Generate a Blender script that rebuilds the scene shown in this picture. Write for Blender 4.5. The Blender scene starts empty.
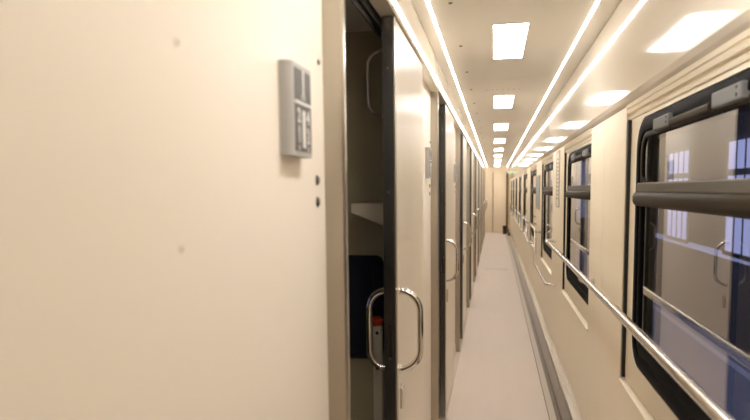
import bpy, bmesh, math, random
from mathutils import Vector, Matrix, Quaternion

random.seed(4)
scn = bpy.context.scene
COL = scn.collection
PI = math.pi

# ------------------------------------------------------------------ materials
def lin(r, g, b):
    f = lambda c: (c / 255 / 12.92) if c / 255 <= 0.04045 else ((c / 255 + 0.055) / 1.055) ** 2.4
    return (f(r), f(g), f(b), 1.0)

def material(name, col, rough=0.5, metal=0.0, spec=0.5, coat=0.0, noise=None, bump=None, aniso=0.0):
    m = bpy.data.materials.new(name); m.use_nodes = True
    nt = m.node_tree; b = nt.nodes['Principled BSDF']
    b.inputs['Base Color'].default_value = col
    b.inputs['Roughness'].default_value = rough
    b.inputs['Metallic'].default_value = metal
    b.inputs['Specular IOR Level'].default_value = spec
    b.inputs['Coat Weight'].default_value = coat
    b.inputs['Coat Roughness'].default_value = 0.06
    tc = nt.nodes.new('ShaderNodeTexCoord')
    if noise:                                   # (scale xyz, amount, detail)
        sc, amt, det = noise
        mp = nt.nodes.new('ShaderNodeMapping'); mp.inputs['Scale'].default_value = sc
        nz = nt.nodes.new('ShaderNodeTexNoise'); nz.inputs['Scale'].default_value = 1.0; nz.inputs['Detail'].default_value = det
        nt.links.new(tc.outputs['Object'], mp.inputs['Vector']); nt.links.new(mp.outputs['Vector'], nz.inputs['Vector'])
        mx = nt.nodes.new('ShaderNodeMix'); mx.data_type = 'RGBA'
        mx.inputs['A'].default_value = tuple(c * (1 - amt) for c in col[:3]) + (1,)
        mx.inputs['B'].default_value = tuple(min(1, c * (1 + amt)) for c in col[:3]) + (1,)
        nt.links.new(nz.outputs['Fac'], mx.inputs['Factor']); nt.links.new(mx.outputs['Result'], b.inputs['Base Color'])
    if bump:                                    # (scale, strength, distance)
        nz = nt.nodes.new('ShaderNodeTexNoise'); nz.inputs['Scale'].default_value = bump[0]; nz.inputs['Detail'].default_value = 4
        bp = nt.nodes.new('ShaderNodeBump'); bp.inputs['Strength'].default_value = bump[1]; bp.inputs['Distance'].default_value = bump[2]
        nt.links.new(tc.outputs['Object'], nz.inputs['Vector']); nt.links.new(nz.outputs['Fac'], bp.inputs['Height'])
        nt.links.new(bp.outputs['Normal'], b.inputs['Normal'])
    return m

def emissive(name, col, strength):
    m = bpy.data.materials.new(name); m.use_nodes = True
    nt = m.node_tree; b = nt.nodes['Principled BSDF']
    b.inputs['Base Color'].default_value = (.8, .8, .8, 1)
    b.inputs['Emission Color'].default_value = col
    b.inputs['Emission Strength'].default_value = strength
    return m

def glass_material(name, base, gain, tint):
    m = bpy.data.materials.new(name); m.use_nodes = True
    nt = m.node_tree; nt.nodes.clear()
    out = nt.nodes.new('ShaderNodeOutputMaterial'); mix = nt.nodes.new('ShaderNodeMixShader')
    tr = nt.nodes.new('ShaderNodeBsdfTransparent'); tr.inputs['Color'].default_value = tint
    gl = nt.nodes.new('ShaderNodeBsdfGlossy'); gl.inputs['Roughness'].default_value = 0.015
    gl.inputs['Color'].default_value = (.95, .95, .95, 1)
    fr = nt.nodes.new('ShaderNodeFresnel'); fr.inputs['IOR'].default_value = 1.55
    ma = nt.nodes.new('ShaderNodeMath'); ma.operation = 'MULTIPLY_ADD'; ma.use_clamp = True
    ma.inputs[1].default_value = gain; ma.inputs[2].default_value = base
    nt.links.new(fr.outputs[0], ma.inputs[0]); 
    ge = nt.nodes.new('ShaderNodeNewGeometry'); fl = nt.nodes.new('ShaderNodeMath'); fl.operation = 'SUBTRACT'; fl.inputs[0].default_value = 1.0
    mu = nt.nodes.new('ShaderNodeMath'); mu.operation = 'MULTIPLY'      # reflect once, at the outer face of the pane
    nt.links.new(ge.outputs['Backfacing'], fl.inputs[1]); nt.links.new(fl.outputs[0], mu.inputs[0]); nt.links.new(ma.outputs[0], mu.inputs[1])
    nt.links.new(mu.outputs[0], mix.inputs[0])
    nt.links.new(tr.outputs[0], mix.inputs[1]); nt.links.new(gl.outputs[0], mix.inputs[2])
    nt.links.new(mix.outputs[0], out.inputs[0])
    return m

M = {}
M['cream'] = material('cream_laminate', lin(241, 231, 217), .42, noise=((3, 3, 3), .02, 2))
M['panel'] = material('cream_panel', lin(250, 236, 210), .36, noise=((14, 14, 1.2), .02, 3))
M['gloss'] = material('cream_gloss_panel', lin(243, 232, 214), .07, spec=.7, coat=.25)
M['lintel'] = material('cream_cove_panel', lin(243, 232, 214), .05, spec=.5)
M['ceiling'] = material('ceiling_panel', lin(250, 244, 233), .26, spec=.6, noise=((7, .9, 1), .05, 4))
M['leaf'] = material('door_laminate', lin(242, 230, 211), .3, noise=((20, 20, 1.5), .03, 3))
M['jamb'] = material('brushed_steel', lin(180, 172, 158), .3, 1.0, noise=((60, 60, .6), .05, 3))
M['alu'] = material('dark_anodised_profile', lin(146, 143, 138), .24, 1.0)
M['dark'] = material('dark_track', lin(40, 37, 32), .45, .3)
M['chrome'] = material('polished_chrome', lin(226, 222, 214), .08, 1.0)
M['steel'] = material('satin_steel_rail', lin(206, 198, 186), .2, 1.0)
M['kerb'] = material('skirting_steel', lin(214, 208, 198), .16, 1.0, noise=((2, 5, 2), .06, 3))
M['kick'] = material('kick_steel_dark_reflections', lin(72, 65, 56), .12, 1.0, noise=((1, 4, 1), .10, 3))  # skirting steel again, with dark doorway reflections and patches put into the colour
M['carpet'] = material('beige_floor_covering', lin(225, 211, 199), .7, spec=.3, noise=((9, 2.2, 9), .035, 6), bump=(220, .25, .002))
M['floor'] = material('floor_edge', lin(205, 190, 174), .5, noise=((6, 2, 6), .03, 4))
M['rubber'] = material('black_rubber', lin(14, 14, 14), .5, spec=.02)
M['bronze'] = material('window_bar_metal', lin(60, 52, 41), .48, 0.0, .04)
M['lip'] = material('window_lip_metal', lin(102, 96, 86), .45, 0.0, .1)
M['greyp'] = material('grey_plastic', lin(128, 127, 126), .45, spec=.1)
M['signbody'] = material('sign_body_grey', lin(176, 174, 170), .4, .2)
M['signface'] = material('sign_face_grey', lin(80, 78, 76), .45)
M['signmark'] = material('sign_mark_pale', lin(222, 219, 214), .5)
M['rivet'] = material('rivet_metal', lin(104, 98, 92), .3, .9)
M['cap'] = material('screw_cap_beige', lin(206, 186, 166), .5)
M['groove'] = material('dark_groove', lin(120, 98, 66), .6)
M['wood'] = material('beige_end_panel', lin(240, 224, 198), .45, noise=((10, 10, 1), .03, 3))
M['vestibule'] = material('brown_end_panel', lin(96, 76, 52), .5, noise=((8, 8, .8), .08, 3))
M['brown'] = material('brown_post', lin(122, 94, 62), .45)
M['navy'] = material('navy_upholstery', lin(17, 18, 30), .85, bump=(300, .3, .002))
M['olive'] = material('compartment_laminate', lin(194, 185, 148), .55, noise=((3, 3, 3), .04, 3))
M['red'] = material('orange_red_plastic', lin(214, 66, 30), .4)
M['white'] = material('white_plastic', lin(234, 222, 192), .45)
M['notice'] = material('notice_card', lin(226, 212, 190), .35)
M['noticeblue'] = material('blue_grey_board', lin(150, 160, 172), .3)
M['bin'] = material('dark_bin', lin(52, 40, 30), .5)
M['green'] = emissive('exit_green', lin(40, 165, 95), 0.9)
M['lamp'] = emissive('lamp_diffuser', (1.0, .972, .942, 1), 22.0)
M['led'] = emissive('led_strip', (1.0, .972, .942, 1), 13.0)
M['frame'] = material('lamp_frame', lin(230, 222, 208), .4)
M['glass'] = glass_material('window_glass', .22, 1.1, (.86, .88, .92, 1))
M['cglass'] = glass_material('compartment_glass', .02, 1.0, (.95, .96, 1, 1))
M['ground'] = material('platform_asphalt', lin(146, 148, 156), .7, noise=((1.5, 1.5, 1.5), .2, 5))
M['paint'] = material('platform_edge_paint', lin(225, 225, 228), .6)
M['litpane'] = emissive('lit_station_window', lin(176, 180, 232), 1.0)
M['bed'] = material('track_bed', lin(52, 50, 54), .9, noise=((3, 3, 3), .3, 5))
M['farwall'] = material('station_wall', lin(34, 35, 46), .8, noise=((.6, .6, .6), .2, 4))

# ------------------------------------------------------------------ mesh helpers
def box(bm, x0, x1, y0, y1, z0, z1):
    v = [bm.verts.new(p) for p in ((x0, y0, z0), (x1, y0, z0), (x1, y1, z0), (x0, y1, z0),
                                   (x0, y0, z1), (x1, y0, z1), (x1, y1, z1), (x0, y1, z1))]
    for f in ((0, 3, 2, 1), (4, 5, 6, 7), (0, 1, 5, 4), (1, 2, 6, 5), (2, 3, 7, 6), (3, 0, 4, 7)):
        bm.faces.new([v[i] for i in f])

def prism(bm, pts, a0, a1, axis):
    """extrude a closed 2D outline along an axis; pts are the other two coordinates in x,y,z order"""
    def P(p, a):
        return {'x': (a, p[0], p[1]), 'y': (p[0], a, p[1]), 'z': (p[0], p[1], a)}[axis]
    A = [bm.verts.new(P(p, a0)) for p in pts]; B = [bm.verts.new(P(p, a1)) for p in pts]
    bm.faces.new(A); bm.faces.new(B[::-1]); n = len(pts)
    for i in range(n):
        bm.faces.new((A[i], B[i], B[(i + 1) % n], A[(i + 1) % n]))

def rrect(y0, y1, z0, z1, r, n=8):
    pts = []
    for cy, cz, a in ((y1 - r, z1 - r, 0), (y0 + r, z1 - r, 90), (y0 + r, z0 + r, 180), (y1 - r, z0 + r, 270)):
        for k in range(n + 1):
            t = math.radians(a + 90 * k / n); pts.append((cy + r * math.cos(t), cz + r * math.sin(t)))
    return pts

def ring(bm, outer, inner, x0, x1):
    n = len(outer)
    V = [[bm.verts.new((x, p[0], p[1])) for p in L] for x, L in ((x0, outer), (x0, inner), (x1, outer), (x1, inner))]
    for i in range(n):
        j = (i + 1) % n
        bm.faces.new((V[0][i], V[0][j], V[1][j], V[1][i])); bm.faces.new((V[2][i], V[3][i], V[3][j], V[2][j]))
        bm.faces.new((V[0][i], V[2][i], V[2][j], V[0][j])); bm.faces.new((V[1][i], V[1][j], V[3][j], V[3][i]))

def fillet(path, r, n=7):
    out = [Vector(path[0])]
    for i in range(1, len(path) - 1):
        p, a, b = Vector(path[i]), Vector(path[i - 1]), Vector(path[i + 1])
        u, w = (a - p), (b - p); rr = min(r, u.length * (.97 if i == 1 else .49), w.length * (.97 if i == len(path) - 2 else .49))
        u.normalize(); w.normalize()
        for k in range(n + 1):
            t = PI / 2 * k / n; out.append(p + u * rr * (1 - math.sin(t)) + w * rr * (1 - math.cos(t)))
    out.append(Vector(path[-1])); return out

def tube(bm, path, r, seg=14):
    path = [Vector(p) for p in path]; rings = []
    t0 = (path[1] - path[0]).normalized()
    nrm = t0.orthogonal().normalized()
    for i, p in enumerate(path):
        t = ((path[min(i + 1, len(path) - 1)]) - path[max(i - 1, 0)]).normalized()
        q = t0.rotation_difference(t); nrm = (q @ nrm).normalized(); t0 = t
        b = t.cross(nrm)
        rings.append([bm.verts.new(p + r * (math.cos(2 * PI * k / seg) * nrm + math.sin(2 * PI * k / seg) * b)) for k in range(seg)])
    for a, c in zip(rings, rings[1:]):
        for k in range(seg):
            bm.faces.new((a[k], a[(k + 1) % seg], c[(k + 1) % seg], c[k]))
    bm.faces.new(rings[0][::-1]); bm.faces.new(rings[-1])

def cyl(bm, c, axis, r, h, seg=16, r2=None):
    d = {'x': Vector((1, 0, 0)), 'y': Vector((0, 1, 0)), 'z': Vector((0, 0, 1))}[axis]
    u = d.orthogonal().normalized(); w = d.cross(u); c = Vector(c); r2 = r if r2 is None else r2
    A = [bm.verts.new(c + r * (math.cos(2 * PI * k / seg) * u + math.sin(2 * PI * k / seg) * w)) for k in range(seg)]
    B = [bm.verts.new(c + d * h + r2 * (math.cos(2 * PI * k / seg) * u + math.sin(2 * PI * k / seg) * w)) for k in range(seg)]
    bm.faces.new(A[::-1]); bm.faces.new(B)
    for k in range(seg):
        bm.faces.new((A[k], A[(k + 1) % seg], B[(k + 1) % seg], B[k]))

def mesh(name, fn, bevel=0.0, smooth=False):
    bm = bmesh.new(); fn(bm)
    bmesh.ops.recalc_face_normals(bm, faces=bm.faces)
    if bevel:
        ed = [e for e in bm.edges if len(e.link_faces) == 2 and e.calc_face_angle(0) > .6]
        bmesh.ops.bevel(bm, geom=ed, offset=bevel, segments=2, profile=.5, affect='EDGES', clamp_overlap=True)
    me = bpy.data.meshes.new(name); bm.to_mesh(me); bm.free()
    if smooth:
        for p in me.polygons: p.use_smooth = True
        me.set_sharp_from_angle(angle=math.radians(38))
    return me

def link(name, me, mat, parent=None, loc=(0, 0, 0), label=None):
    o = bpy.data.objects.new(name, me)
    if me.materials: pass
    else: me.materials.append(M[mat])
    COL.objects.link(o); o.location = loc
    if parent: o.parent = parent
    if label: o['label'] = label
    return o

def empty(name, loc=(0, 0, 0)):
    o = bpy.data.objects.new(name, None); COL.objects.link(o); o.location = loc; o.empty_display_size = .05
    return o

def tag(o, label, cat, group=None):
    o['label'] = label; o['category'] = cat
    if group: o['group'] = group
    return o

def struct(o, label=None):
    o['kind'] = 'structure'
    return o

def text_mesh(s, size):
    cu = bpy.data.curves.new('lettering', 'FONT'); cu.body = s; cu.size = size; cu.align_x = 'CENTER'; cu.extrude = .0004; cu.offset = size * .02
    ob = bpy.data.objects.new('lettering', cu); COL.objects.link(ob)
    bpy.context.view_layer.update()
    dg = bpy.context.evaluated_depsgraph_get()
    me = bpy.data.meshes.new_from_object(ob.evaluated_get(dg))
    bpy.data.objects.remove(ob); bpy.data.curves.remove(cu)
    return me

# ------------------------------------------------------------------ dimensions (metres; y runs down the corridor)
H = 2.1                       # ceiling
WL = -.33                     # left wall panels
WR = .48                      # right wall panels
Y0, Y1 = -2.4, 20.9
PITCH, NB = 2.12, 9
J = [1.23 + PITCH * k for k in range(NB)]           # door casings
TRAVEL = [.63, .46, .43, .48, .5, .45, .47, .44, .46]
ZL = 1.9                      # underside of the cove panel over the doors
ORD = ['first', 'second', 'third', 'fourth', 'fifth', 'sixth', 'seventh', 'eighth', 'ninth', 'tenth', 'eleventh']

# ------------------------------------------------------------------ floor, ceiling, walls
struct(link('floor', mesh('floor', lambda b: box(b, -2.3, .62, Y0, Y1, -.06, 0)), 'floor'))
run = link('carpet_runner', mesh('runner', lambda b: box(b, -.282, .333, Y0 + .02, Y1 - .02, .0, .004), .001), 'carpet')
tag(run, 'beige floor covering running the length of the corridor', 'floor covering')

def hatch(b):
    box(b, -.2, .2, -.16, -.13, 0, .004); box(b, -.2, .2, .13, .16, 0, .004)
    box(b, -.2, .2, -.125, .125, 0, .0025)
ht = link('floor_hatch', mesh('hatch', hatch), 'floor', None, (.03, 11.3, .004))
tag(ht, 'flat floor hatch with pale edging strips halfway down the corridor floor', 'hatch')

def ceil(b):
    ys = [Y0] + [2.15 + 2.14 * k for k in range(-1, 9)] + [Y1]
    for a, c in zip(ys, ys[1:]):
        box(b, -.247, .3695, a + .001, c - .001, H, H + .03)
    box(b, -.315, -.259, Y0, Y1, H, H + .03); box(b, .3815, .475, Y0, Y1, H, H + .03)
    box(b, -.315, .475, Y0, Y1, H + .025, H + .05)
struct(link('ceiling', mesh('ceiling', ceil), 'ceiling'))

def wall_left(b):
    box(b, WL - .03, WL, Y0, J[0] + .01, 0, ZL + .06)
    for k in range(NB):
        e = J[k + 1] + .01 if k + 1 < NB else Y1
        box(b, WL - .03, WL, J[k] + .90, e, 0, ZL + .06)
wl = struct(link('wall_left', mesh('wall_left', wall_left), 'cream'))
rv = mesh('rivet', lambda b: cyl(b, (0, 0, 0), 'x', .0105, .004, 16, .006))
rv2 = mesh('small_screw', lambda b: cyl(b, (0, 0, 0), 'x', .0062, .003, 12, .004))
cap = mesh('screw_cap', lambda b: cyl(b, (0, 0, 0), 'x', .0035, .001, 12, .003))
for k in range(NB):
    for z in (1.42, 1.379): link('rivet', rv, 'rivet', wl, (WL, J[k] - .057, z))
    link('screw', rv2, 'rivet', wl, (WL, J[k] - .035, 1.642))
for y, z in ((.641, 1.557), (.633, 1.339)): link('screw_cap', cap, 'cap', wl, (WL, y, z), 'faint beige screw cap')

struct(link('trim_1', mesh('cove', lambda b: prism(b, [(-.284, ZL), (-.284, ZL + .012), (-.311, H), (-.42, H), (-.42, ZL + .062), (-.331, ZL + .062), (-.331, ZL)], Y0, Y1, 'y')), 'lintel'))
struct(link('trim_2', mesh('door_track', lambda b: (box(b, -.352, -.338, J[0], Y1, ZL - .02, ZL + .02), box(b, -.352, -.348, J[0], Y1, ZL - .035, ZL - .02))), 'dark'))
def base_left(b):
    for a, c in [(Y0, J[0])] + [(J[k] + .71, J[k + 1] if k + 1 < NB else Y1) for k in range(NB)]:
        box(b, WL, WL + .006, a, c, 0, .07)
struct(link('baseboard_left', mesh('base_left', base_left, .001), 'white'))
struct(link('wall_end', mesh('wall_end', lambda b: box(b, -.40, .62, Y1, Y1 + .05, 0, H + .05)), 'wood'))
struct(link('wall_back', mesh('wall_back', lambda b: box(b, -2.35, .62, Y0 - .05, Y0, 0, H + .05)), 'vestibule'))

# end of the corridor: door leaf and brown casing
d10 = tag(struct(empty('door_10', (.1, Y1, 0))), 'cream door closing the far end of the corridor', 'door')
link('leaf', mesh('end_leaf', lambda b: (box(b, -.152, .24, -.03, -.002, .03, 1.93)), .003), 'wood', d10)
link('seam_strip', mesh('end_seam', lambda b: box(b, -.172, -.154, -.026, -.002, .03, 1.93)), 'groove', d10)
link('casing', mesh('end_casing', lambda b: box(b, .25, .315, -.07, -.002, 0, 1.93), .004), 'brown', d10)
bn = empty('waste_bin', (.30, 20.2, .0))
link('body', mesh('bin_body', lambda b: cyl(b, (0, 0, 0), 'z', .05, .24, 20, .065), 0, True), 'bin', bn)
link('lid', mesh('bin_lid', lambda b: cyl(b, (0, 0, .24), 'z', .069, .03, 20, .05)), 'bin', bn)
tag(bn, 'small dark bin on the floor at the far end of the corridor', 'bin')
ex = empty('exit_sign', (.455, 18.0, 1.84))
link('panel', mesh('exit_panel', lambda b: box(b, -.12, 0, -.012, .012, -.02, .05), .002), 'green', ex)
link('bracket', mesh('exit_bracket', lambda b: box(b, -.12, .004, -.008, .008, .05, .06)), 'alu', ex)
link('arrow', mesh('exit_arrow', lambda b: prism(b, [(-.10, .015), (-.07, .04), (-.07, .025), (-.02, .025), (-.02, .005), (-.07, .005), (-.07, -.01)], -.0135, -.012, 'y')), 'white', ex)
tag(ex, 'small green illuminated sign high on the right wall at the far end', 'sign')

# ------------------------------------------------------------------ door casings, doors
def casing(b):
    prism(b, [(WL - .03, 0), (-.294, 0), (-.290, .006), (-.290, .022), (WL - .03, .022)], 0, ZL, 'z')
cas = mesh('casing', casing)
def casing_in(b):
    box(b, WL - .045, WL - .02, .0, .02, 0, ZL)
for k in range(NB):
    struct(link('trim_%d' % (3 + k), cas, 'jamb', None, (0, J[k], 0)))

XO, XI = -.2875, -.3215          # leaf faces
LW = .75
leaf_me = mesh('leaf', lambda b: box(b, XI, XO, .022, LW, .018, ZL - .006), .002)
def edge(b):
    prism(b, [(XI - .0015, 0), (XO - .004, 0), (XO - .001, .004), (XO + .0015, .022), (XI - .0015, .022)], .016, ZL - .005, 'z')
edge_me = mesh('edge', edge)
def edge_line(b): prism(b, [(XO - .003, -.0006), (XO + .0012, -.0006), (XO + .002, .024), (XO - .003, .024)], .016, ZL - .005, 'z')
line_me = mesh('edge_line', edge_line)
def dh(side):
    x0, x1 = (XO, -.222) if side > 0 else (XI, -.381)
    def f(b):
        tube(b, fillet([(x0, .062, .848), (x1, .062, .848), (x1, .062, 1.093), (x0, .062, 1.093)], .09, 12), .0102, 16)
        for z in (.848, 1.093): cyl(b, (x0, .062, z), 'x', .014, .004 * side, 18)
    return mesh('d_handle', f, 0, True)
dho, dhi = dh(1), dh(-1)
lock_me = mesh('lock', lambda b: prism(b, rrect(.072, .108, .712, .792, .017, 6), XO, XO + .007, 'x'), .0015)
latch_me = mesh('latch', lambda b: box(b, XI + .012, XO - .012, -.002, .002, .90, 1.0), .001)
scr_me = mesh('edge_screw', lambda b: cyl(b, (0, 0, 0), 'y', .003, -.0015, 10))
rail_me = mesh('top_rail', lambda b: box(b, XI - .002, XO + .0005, .022, LW, ZL - .075, ZL - .066))
for k in range(NB):
    d = struct(empty('door_%d' % (k + 1), (0, J[k] + TRAVEL[k], 0)))
    tag(d, 'nearest half-open sliding compartment door on the left, with both handles in full view' if k == 0 else '%s half-open sliding compartment door down the left side, before sign %d' % (ORD[k], k + 2) if k < NB - 1 else 'last sliding compartment door on the left at the far end', 'door')
    link('leaf', leaf_me, 'leaf', d)
    link('edge_profile', edge_me, 'alu', d, label='dark metal leading edge')
    link('edge_trim', line_me, 'jamb', d)
    link('outer_handle', dho, 'chrome', d, label='polished D-shaped handle')
    link('inner_handle', dhi, 'chrome', d, label='polished D-shaped handle')
    link('lock_plate', lock_me, 'steel', d)
    link('latch_plate', latch_me, 'dark', d)
    for z in (1.394, .896, 1.75, .5): link('edge_screw', scr_me, 'chrome', d, ((XI + XO) / 2 - .002, -.0002, z))

# ------------------------------------------------------------------ compartment number signs
SX, SW, SH = .020, .108, .146
def sbody(b):
    r = .011
    pts = [(0, SW), (SX, SW), (SX, r)] + [(SX - r + r * math.cos(t), r - r * math.sin(t)) for t in [PI / 2 * q / 7 for q in range(1, 8)]] + [(0, 0)]
    prism(b, pts, 0, SH, 'z')
sb = mesh('sign_body', sbody, 0, True)
sf = mesh('sign_face', lambda b: (box(b, SX, SX + .001, .018, .104, .088, .138), box(b, SX, SX + .001, .018, .104, .008, .083)))
sl = mesh('sign_lines', lambda b: (box(b, SX, SX + .0013, .018, .104, .083, .088), box(b, SX, SX + .002, .053, .069, .014, .074)))
def braille(n):
    def g(b):
        for q in range(n):
            for w in range(2):
                cyl(b, (SX + .001, -.0045 * n / 2 + .0055 * q, .004 * w - .002), 'x', .0014, .0012, 6)
    return mesh('sign_braille', g)
sbr = {2: braille(2), 4: braille(4)}
ROT = Matrix(((0, 0, 1), (1, 0, 0), (0, 1, 0))).to_4x4()       # lettering faces +x and reads along +y
tm = {}
def lettering(s, size):
    if (s, size) not in tm:
        me = text_mesh(s, size); me.transform(ROT); tm[(s, size)] = me
    return tm[(s, size)]
for k in range(NB):
    s = empty('compartment_number_sign', (WL, J[k] - .266, 1.456))
    link('body', sb, 'signbody', s); link('face', sf, 'signface', s); link('divider', sl, 'signmark', s)
    for cy_, cz_, n_ in ((.061, .095, 4), (.036, .045, 2), (.086, .045, 2), (.036, .013, 2), (.086, .013, 2)):
        link('braille', sbr[n_], 'signmark', s, (0, cy_, cz_))
    link('compartment_number', lettering(str(k + 1), .054), 'signmark', s, (SX + .0012, .061, .1))
    n = 4 * k
    for t, y, z in ((n + 2, .036, .054), (n + 4, .086, .054), (n + 1, .036, .022), (n + 3, .086, .022)):
        link('seat_number', lettering(str(t), .032 if t < 10 else .024), 'signmark', s, (SX + .0012, y, z))
    lab = ['grey compartment number sign 1 on the cream wall before the nearest door',
           'grey compartment number sign 2 on the strip between the two nearest doors'][k] if k < 2 else \
          'grey compartment number sign %d beside the %s door down the corridor' % (k + 1, ORD[k])
    tag(s, lab, 'sign', 'compartment number signs along the left wall')

# ------------------------------------------------------------------ compartments behind the doors
for k in range(NB + 1):
    y = 2.30 - PITCH + PITCH * k
    struct(link('wall_partition_%d' % (k + 1), mesh('partition', lambda b: box(b, -2.3, WL - .03, 0, .03, 0, 2.0)), 'olive', None, (0, y, 0)))
WB = 3                                                      # compartments with a built back window
def back_wall(b):
    x0, x1 = -2.35, -2.30
    for k in range(WB):
        a = 2.33 - PITCH + PITCH * k; c = a + PITCH - .03; m = (a + c) / 2
        box(b, x0, x1, a - .03, m - .55, 0, 2.0); box(b, x0, x1, m + .55, c, 0, 2.0)
        box(b, x0, x1, m - .55, m + .55, 0, .78); box(b, x0, x1, m - .55, m + .55, 1.66, 2.0)
    box(b, x0, x1, 2.30 - PITCH + PITCH * WB, Y1, 0, 2.0); box(b, x0, x1, Y0, 2.30 - PITCH, 0, 2.0)
struct(link('wall_compartments', mesh('back_wall', back_wall), 'olive'))
struct(link('ceiling_compartments', mesh('comp_ceiling', lambda b: box(b, -2.35, WL - .06, 2.30 - PITCH, Y1, 1.965, 1.995)), 'cream'))
for k in range(WB):
    m = 2.33 - PITCH + PITCH * k + (PITCH - .03) / 2
    w = struct(empty('window_%d' % (20 + k), (-2.3, m, 1.22)))
    link('frame', mesh('cw_frame', lambda b: (ring(b, rrect(-.56, .56, -.45, .45, .08), rrect(-.5, .5, -.39, .39, .06), -.03, .012),
                                              box(b, -.025, .01, -.5, .5, .10, .15), box(b, -.025, .01, -.02, .02, -.39, .39))), 'alu', w)
    link('pane', mesh('cw_pane', lambda b: prism(b, rrect(-.5, .5, -.39, .39, .06), -.012, -.008, 'x')), 'cglass', w)

def berth(name, y, s, label):
    e = empty(name, (-1.3, y, 0))
    F = lambda y0, y1: (min(s * y0, s * y1), max(s * y0, s * y1))
    link('base', mesh('berth_base', lambda b: box(b, -.8, .72, *F(.02, .52), 0, .36), .006), 'olive', e)
    link('seat', mesh('berth_seat', lambda b: box(b, -.8, .74, *F(.02, .58), .36, .47), .03), 'navy', e)
    link('backrest', mesh('berth_back', lambda b: box(b, -.8, .905, *F(.004, .09), .79, 1.165), .025), 'navy', e)
    link('back_panel', mesh('berth_panel', lambda b: box(b, -.8, .905, *F(.004, .05), .36, .79), .004), 'olive', e)
    tag(e, label, 'berth')
berth('sleeping_berth', 2.30, -1, 'navy upholstered berth in the first compartment, against its far partition')
berth('sleeping_berth', .21, 1, 'navy upholstered berth in the first compartment, against its near partition')

sh = empty('wedge_shelf', (-.45, 2.30, 1.28))
link('bracket', mesh('ws_bracket', lambda b: prism(b, [(-.025, .077), (.088, .077), (.088, .0), (-.025, .045)], -.20, -.18, 'y'), .003), 'white', sh, label='cream wedge-shaped end plate')
link('board', mesh('ws_board', lambda b: box(b, -.025, .088, -.18, -.001, .055, .077), .003), 'olive', sh)
tag(sh, 'cream wedge-ended shelf on the partition inside the nearest compartment', 'shelf')

ld = empty('berth_ladder', (-.400, 2.17, 0))
link('rail', mesh('ladder_rail', lambda b: box(b, -.016, .016, -.012, .012, 0, .93), .004), 'white', ld)
def hook(b):
    cyl(b, (-.004, 0, .93), 'z', .02, .018, 16, .024); cyl(b, (-.004, 0, .948), 'z', .024, .012, 16, .012)
link('cap', mesh('ladder_cap', hook, 0, True), 'red', ld, label='orange-red cap')
for z in (.905, .78, .5): link('bolt', mesh('ladder_bolt', lambda b: cyl(b, (.0, -.012, 0), 'y', .006, -.004, 12)), 'dark', ld, (0, 0, z))
tag(ld, 'cream upright with an orange-red cap just inside the nearest doorway', 'ladder')

gh = link('grab_handle', mesh('grab', lambda b: tube(b, fillet([(0, 0, 0), (-.062, 0, 0), (-.062, 0, .215), (0, 0, .215)], .05, 8), .006, 14), 0, True), 'chrome', None, (WL - .03, 2.15, 1.648))
tag(gh, 'slim chrome grab handle high inside the nearest compartment', 'handle')

# ------------------------------------------------------------------ right wall
WP, NW = 2.19, 9
WN = [1.24 + WP * k for k in range(-1, NW)]          # near edge of each window recess
WF = [n + 1.31 for n in WN]                          # far edge
ZS, ZT = .665, 1.675                                 # recess bottom and top
def wall_right(b):
    box(b, WR + .03, WR + .05, Y0, Y1, .0, ZS); box(b, WR + .03, WR + .05, Y0, Y1, ZT, 1.78)
    edges = [Y0]
    for n, f in zip(WN, WF): edges += [n, f]
    edges.append(Y1)
    for i in range(0, len(edges), 2):                 # posts, two panels each with a fine joint
        a, c = edges[i], edges[i + 1]; m = a + (c - a) * .56
        if c - a < .05: continue
        for p, q in ((a, m - .001), (m + .001, c)):
            box(b, WR, WR + .008, p, q, ZS, 1.73)
    ys = [Y0]
    for i in range(0, len(edges), 2):
        a, c = edges[i], edges[i + 1]; ys += [a + (c - a) * .56]
    ys.append(Y1)
    for p, q in zip(ys, ys[1:]):
        if q - p > .05: box(b, WR, WR + .03, p + .001, q - .001, .05, ZS)
struct(link('wall_right', mesh('wall_right', wall_right), 'panel'))
struct(link('trim_20', mesh('upper_panel', lambda b: prism(b, [(.46, 1.728), (.46, 2.095), (.475, 2.1), (.55, 2.1), (.55, 1.70), (.478, 1.70), (.468, 1.712)], Y0, Y1, 'y')), 'gloss'))
def pelmet(b):
    for n, f in zip(WN, WF):
        prism(b, [(WR - .006, 1.712), (WR - .001, 1.690), (WR + .004, 1.688), (WR, 1.684), (WR + .003, 1.672), (WR + .012, 1.670), (WR + .012, 1.664), (WR + .008, 1.660), (WR + .010, 1.650), (WR + .03, 1.648), (WR + .03, 1.712)], n + .001, f - .001, 'y')
struct(link('trim_21', mesh('pelmet', pelmet), 'panel'))
def sills(b):
    for n, f in zip(WN, WF):
        prism(b, [(WR - .005, ZS - .012), (WR - .005, ZS), (WR + .026, ZS + .012), (WR + .045, ZS + .012), (WR + .045, ZS - .012)], n + .001, f - .001, 'y')
struct(link('trim_22', mesh('sill', sills, .001), 'panel'))

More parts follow.
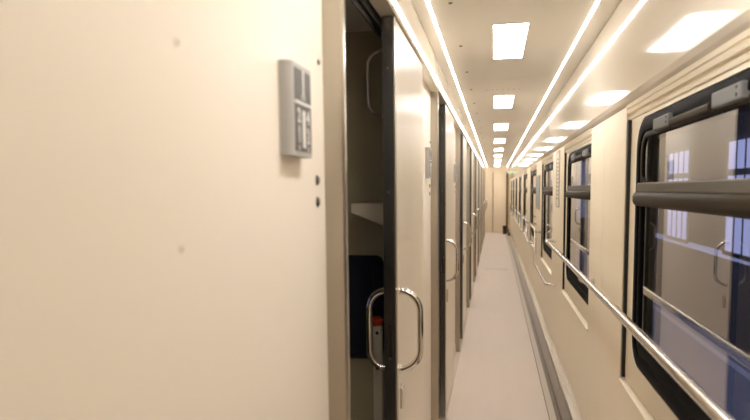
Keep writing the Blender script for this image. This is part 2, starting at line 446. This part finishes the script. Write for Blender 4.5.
# window set, local origin at the near edge of the recess, z = 0
wy0, wy1, wz0, wz1 = -.115, 1.175, .775, 1.632
def surround(b):
    outer = rrect(-.42, 1.30, ZS + .012, 1.65, .004); inner = rrect(wy0 - .004, wy1 + .004, wz0 - .004, wz1 + .004, .115)
    ring(b, outer, inner, WR + .014, WR + .03)
sur = mesh('surround', surround)
gas = mesh('gasket', lambda b: ring(b, rrect(wy0, wy1, wz0, wz1, .11), rrect(wy0 + .045, wy1 - .045, wz0 + .045, wz1 - .045, .075), WR + .010, WR + .05), .006, True)
fr2 = mesh('inner_gasket', lambda b: ring(b, rrect(wy0 + .045, wy1 - .045, wz0 + .045, wz1 - .045, .075), rrect(wy0 + .088, wy1 - .088, wz0 + .088, wz1 - .07, .05), WR + .014, WR + .062), .005, True)
sash = mesh('sash', lambda b: ring(b, rrect(wy0 + .06, wy1 - .06, 1.40, wz1 - .05, .07), rrect(wy0 + .078, wy1 - .078, 1.412, wz1 - .066, .055), WR + .0125, WR + .05), .003, True)
def bar(b):
    pts = rrect(WR - .006, WR + .04, 1.335, 1.388, .022, 6); prism(b, pts, .004, wy1 - .03, 'y')
barm = mesh('bar', bar, .004, True)
lip = mesh('lip', lambda b: box(b, WR + .003, WR + .04, .004, wy1 - .05, 1.384, 1.416), .004)
pane_u = mesh('pane_u', lambda b: prism(b, rrect(wy0 + .08, wy1 - .08, 1.405, wz1 - .06, .04), WR + .019, WR + .022, 'x'), 0, False)
pane_l = mesh('pane_l', lambda b: prism(b, rrect(wy0 + .08, wy1 - .08, wz0 + .08, 1.345, .05), WR + .021, WR + .024, 'x'), 0, False)
lat = mesh('latch_block', lambda b: box(b, WR - .002, WR + .04, -.09, .09, 1.574, 1.610), .004)
slot = mesh('latch_slot', lambda b: (cyl(b, (WR - .002, -.066, 1.601), 'x', .004, -.0015, 10), cyl(b, (WR - .002, -.066, 1.586), 'x', .004, -.0015, 10)))
hb = mesh('sash_bar', lambda b: prism(b, rrect(WR - .001, WR + .03, 1.570, 1.594, .008, 4), .37, .71, 'y'))
chan = mesh('blind_channel', lambda b: (box(b, WR + .002, WR + .018, 1.285, 1.304, ZS + .014, 1.648), box(b, WR + .02, WR + .022, 1.262, 1.28, ZS + .014, 1.648)))
for k in range(NW + 1):
    w = struct(empty('window_%d' % (k + 1), (0, WN[k], 0)))
    tag(w, ['corridor window behind the viewer', 'nearest and largest corridor window, at the right edge'][k] if k < 2 else '%s black-framed corridor window counting along the right wall' % ORD[k - 1], 'window')
    link('surround', sur, 'panel', w); link('gasket', gas, 'rubber', w); link('inner_gasket', fr2, 'rubber', w)
    link('sash', sash, 'bronze', w); link('transom_bar', barm, 'bronze', w); link('transom_lip', lip, 'lip', w)
    link('upper_pane', pane_u, 'glass', w); link('lower_pane', pane_l, 'glass', w)
    for y in (.80, .255):
        lb = link('latch', lat, 'greyp', w, (0, y, 0), 'grey latch block'); link('latch_slot', slot, 'dark', lb)
    link('pull_bar', hb, 'bronze', w)
    link('blind_channel', chan, 'dark', w, label='dark upright blind channel')

# skirting
def kerb(b):
    ys = [Y0 + .82 * q for q in range(200) if Y0 + .82 * q < Y1] + [Y1]
    for a, c in zip(ys, ys[1:]):
        prism(b, [(.420, .1385), (.428, .146), (.481, .154), (.481, .12)], a + .0015, c - .0015, 'y')
def kerb_face(b):
    ys = [Y0 + .82 * q for q in range(200) if Y0 + .82 * q < Y1] + [Y1]
    for a, c in zip(ys, ys[1:]):
        prism(b, [(.378, .001), (.420, .138), (.470, .12), (.470, .001)], a + .0015, c - .0015, 'y')
bbr = struct(link('baseboard_right', mesh('kerb', kerb, .001), 'kerb'))
link('kick_face', mesh('kerb_face', kerb_face), 'kick', bbr, label='steel lower face with dark reflections put into its colour')
strip = link('edging_strip', mesh('edge_strip', lambda b: box(b, .3345, .3375, Y0 + .02, Y1 - .02, 0, .0055)), 'groove')
struct(strip); strip.name = 'trim_23'

# ------------------------------------------------------------------ handrails
RX, RZ, RR = .405, .985, .0145
def flange(b, y, z=RZ - .045):
    cyl(b, (WR, y, z), 'x', .018, -.006, 18)
    tube(b, fillet([(WR - .004, y, z), (RX + .008, y, z), (RX, y, RZ)], .02, 5), .006, 10)
def rail_thing(label, parts, brackets, low=False):
    e = empty('handrail', (RX, parts[0][0][1], 0))
    off = Vector((-RX, -parts[0][0][1], 0))
    def t(b):
        for p in parts: tube(b, fillet([Vector(q) + off for q in p], .045, 8), RR if not low else .0105, 16)
    link('tube', mesh('rail_tube', t, 0, True), 'steel', e)
    for y, z in brackets:
        def f(b):
            flange(b, y, z)
            for v in b.verts: v.co += off
        link('bracket', mesh('rail_bracket', f, 0, True), 'steel', e)
    tag(e, label, 'handrail', 'steel handrails along the right wall')
rail_thing('long steel handrail crossing the two nearest windows on the right',
           [[(RX, -2.0, RZ), (RX, 5.27, RZ), (WR, 5.27, RZ)]], [(3.25, RZ - .045), (1.06, RZ - .045), (-1.1, RZ - .045)])
for q in range(6):
    a = 5.2 + WP * q + (.0 if q == 0 else .35); zb = .64 if q == 0 else .76
    r = 1.42 if q == 0 else .75
    nx = 5.2 + WP * (q + 1) + .3
    lab = 'steel handrail dipping low beneath the third window on the right' if q == 0 else \
          'steel handrail with a dropped end beneath the %s window on the right' % ORD[q + 2]
    rail_thing(lab, [[(WR, a, zb), (RX, a, zb), (RX, a + r, zb), (RX, a + r + .12, RZ), (RX, nx, RZ), (WR, nx, RZ)]], [(a + r + .35, RZ - .045)], True)

# ------------------------------------------------------------------ notices on the right-hand posts
nt_ = empty('wall_notice', (WR, 5.03, 1.26))
link('card', mesh('notice_card', lambda b: box(b, -.004, -.0005, 0, .22, 0, .42), .001), 'notice', nt_)
link('rim', mesh('notice_rim', lambda b: ring(b, rrect(-.006, .226, -.006, .426, .006), rrect(.006, .214, .006, .414, .004), -.007, 0)), 'jamb', nt_)
link('printed_lines', mesh('notice_print', lambda b: [box(b, -.0048, -.0039, .03, .19 - .02 * (q % 3), .06 + .03 * q, .066 + .03 * q) for q in range(11)]), 'greyp', nt_)
tag(nt_, 'pale framed notice on the wall post beyond the second window', 'notice')
nb_ = empty('wall_sign', (WR, 7.18, 1.18))
link('board', mesh('board_face', lambda b: box(b, -.006, -.0005, 0, .56, 0, .355), .001), 'noticeblue', nb_)
link('rim', mesh('board_rim', lambda b: ring(b, rrect(-.01, .57, -.01, .365, .006), rrect(.008, .552, .008, .347, .004), -.010, 0)), 'jamb', nb_)
tag(nb_, 'blue-grey board on the wall post beyond the third window', 'board')

# ------------------------------------------------------------------ lights
dif = mesh('diffuser', lambda b: box(b, -.073, .073, -.36, .36, -.004, .0), 0)
lfr = mesh('lamp_frame', lambda b: [box(b, *q) for q in ((-.081, -.074, -.368, .368, -.003, 0), (.074, .081, -.368, .368, -.003, 0), (-.074, .074, -.368, -.361, -.003, 0), (-.074, .074, .361, .368, -.003, 0))])
for q in range(-2, 9):
    c = empty('ceiling_light', (.062, min(3.22 + 2.14 * q, 19.9), H))
    link('diffuser', dif, 'lamp', c); link('frame', lfr, 'frame', c)
    lab = {-2: 'ceiling light panel behind the viewer', -1: 'ceiling light panel overhead, just above the picture',
           0: 'nearest and largest lit ceiling panel down the corridor'}.get(q) or 'lit ceiling panel, %s in the row from the camera' % ORD[q]
    tag(c, lab, 'ceiling light', 'rectangular ceiling lights along the corridor')
for x0, x1, lab in ((-.2585, -.2475, 'long thin light strip in the ceiling above the compartment doors'),
                    (.370, .381, 'long thin light strip in the ceiling on the window side')):
    s = link('ceiling_light_strip', mesh('strip', lambda b: box(b, x0 + .001, x1 - .001, Y0 + .02, Y1 - .02, H - .003, H + .02)), 'led')
    tag(s, lab, 'light strip')

# small fittings in the ceiling
dot = mesh('ceiling_clip', lambda b: cyl(b, (0, 0, 0), 'z', .009, -.004, 12, .006))
hole = mesh('vent_hole', lambda b: cyl(b, (0, 0, 0), 'z', .006, -.0012, 10))
cl = bpy.data.objects['ceiling']
for k in range(9):
    for dy in (0, .74, 1.45): link('clip', dot, 'rivet', cl, (-.17, 2.5 + 2.14 * k + dy, H))
    for q in range(7):
        link('vent_hole', hole, 'rivet', cl, (-.06 + .037 * q, 4.70 + 2.14 * k, H))

# ------------------------------------------------------------------ outside the train
struct(link('ground', mesh('ground', lambda b: (box(b, 1.0, 3.3, -30, 60, -1.25, -.9), box(b, -20, -2.6, -30, 60, -1.25, -1.0))), 'ground'))
struct(link('track_ground', mesh('track_bed', lambda b: box(b, 3.3, 8.4, -30, 60, -1.45, -1.25)), 'bed'))
ed = link('platform_edge_line', mesh('edge_line_paint', lambda b: box(b, 3.0, 3.1, -30, 60, -.9, -.898)), 'paint')
struct(ed)
struct(link('outside_wall_far', mesh('far_wall', lambda b: box(b, 8.05, 8.4, -30, 60, -.9, 7)), 'farwall'))
for q in range(6):
    yc = 22.9 + 7.8 * (q - 2)
    w = struct(empty('window_%d' % (30 + q), (8.05, yc, 1.0)))
    link('frame', mesh('fw_frame', lambda b: (ring(b, rrect(-1.75, 1.75, -2.0, 2.1, .03), rrect(-1.6, 1.6, -1.85, 1.95, .03), -.06, 0),
                                              [box(b, -.05, 0, -1.6, 1.6, z, z + h) for z, h in ((.78, .22), (-.35, .08))],
                                              [box(b, -.05, 0, y - .03, y + .03, -1.85, 1.95) for y in (-.8, 0, .8)])), 'dark', w)
    link('pane', mesh('fw_pane', lambda b: box(b, -.02, -.015, -1.6, 1.6, -1.85, 1.95)), 'litpane', w)

wd = bpy.data.worlds.new('dusk'); scn.world = wd; wd.use_nodes = True
bg = wd.node_tree.nodes['Background']; bg.inputs['Color'].default_value = (.48, .52, .85, 1); bg.inputs['Strength'].default_value = 0.75

# ------------------------------------------------------------------ camera
f, cx, cy = 640.0, 375.0, 250.0
v = Vector((495 - cx, cy - 189, -f)).normalized()
a = 445 - cx; D = ((495 - cx) * a + f * f) / (cy - 189)
zc = -Vector((a, -D, -f)).normalized()
xc = v.cross(zc)
R = Matrix((xc, v, zc))                     # rows are world axes in camera space = camera-to-world rotation
cam = bpy.data.cameras.new('camera'); co = bpy.data.objects.new('camera', cam); COL.objects.link(co)
co.matrix_world = Matrix.Translation((0, 0, 1.4)) @ R.to_4x4()
cam.sensor_width = 36; cam.lens = f / 750 * 36; cam.shift_y = (cy - 210) / 750
cam.clip_start = .02; cam.clip_end = 200
cam.dof.use_dof = True; cam.dof.focus_distance = 2.9; cam.dof.aperture_fstop = 3.5
scn.camera = co

vs = scn.view_settings
vs.view_transform = 'Standard'; vs.look = 'None'; vs.gamma = 1.0; vs.exposure = 0.0; vs.use_curve_mapping = False
scn.cycles.use_denoising = True
scn.cycles.sample_clamp_indirect = 6.0
scn.cycles.max_bounces = 10
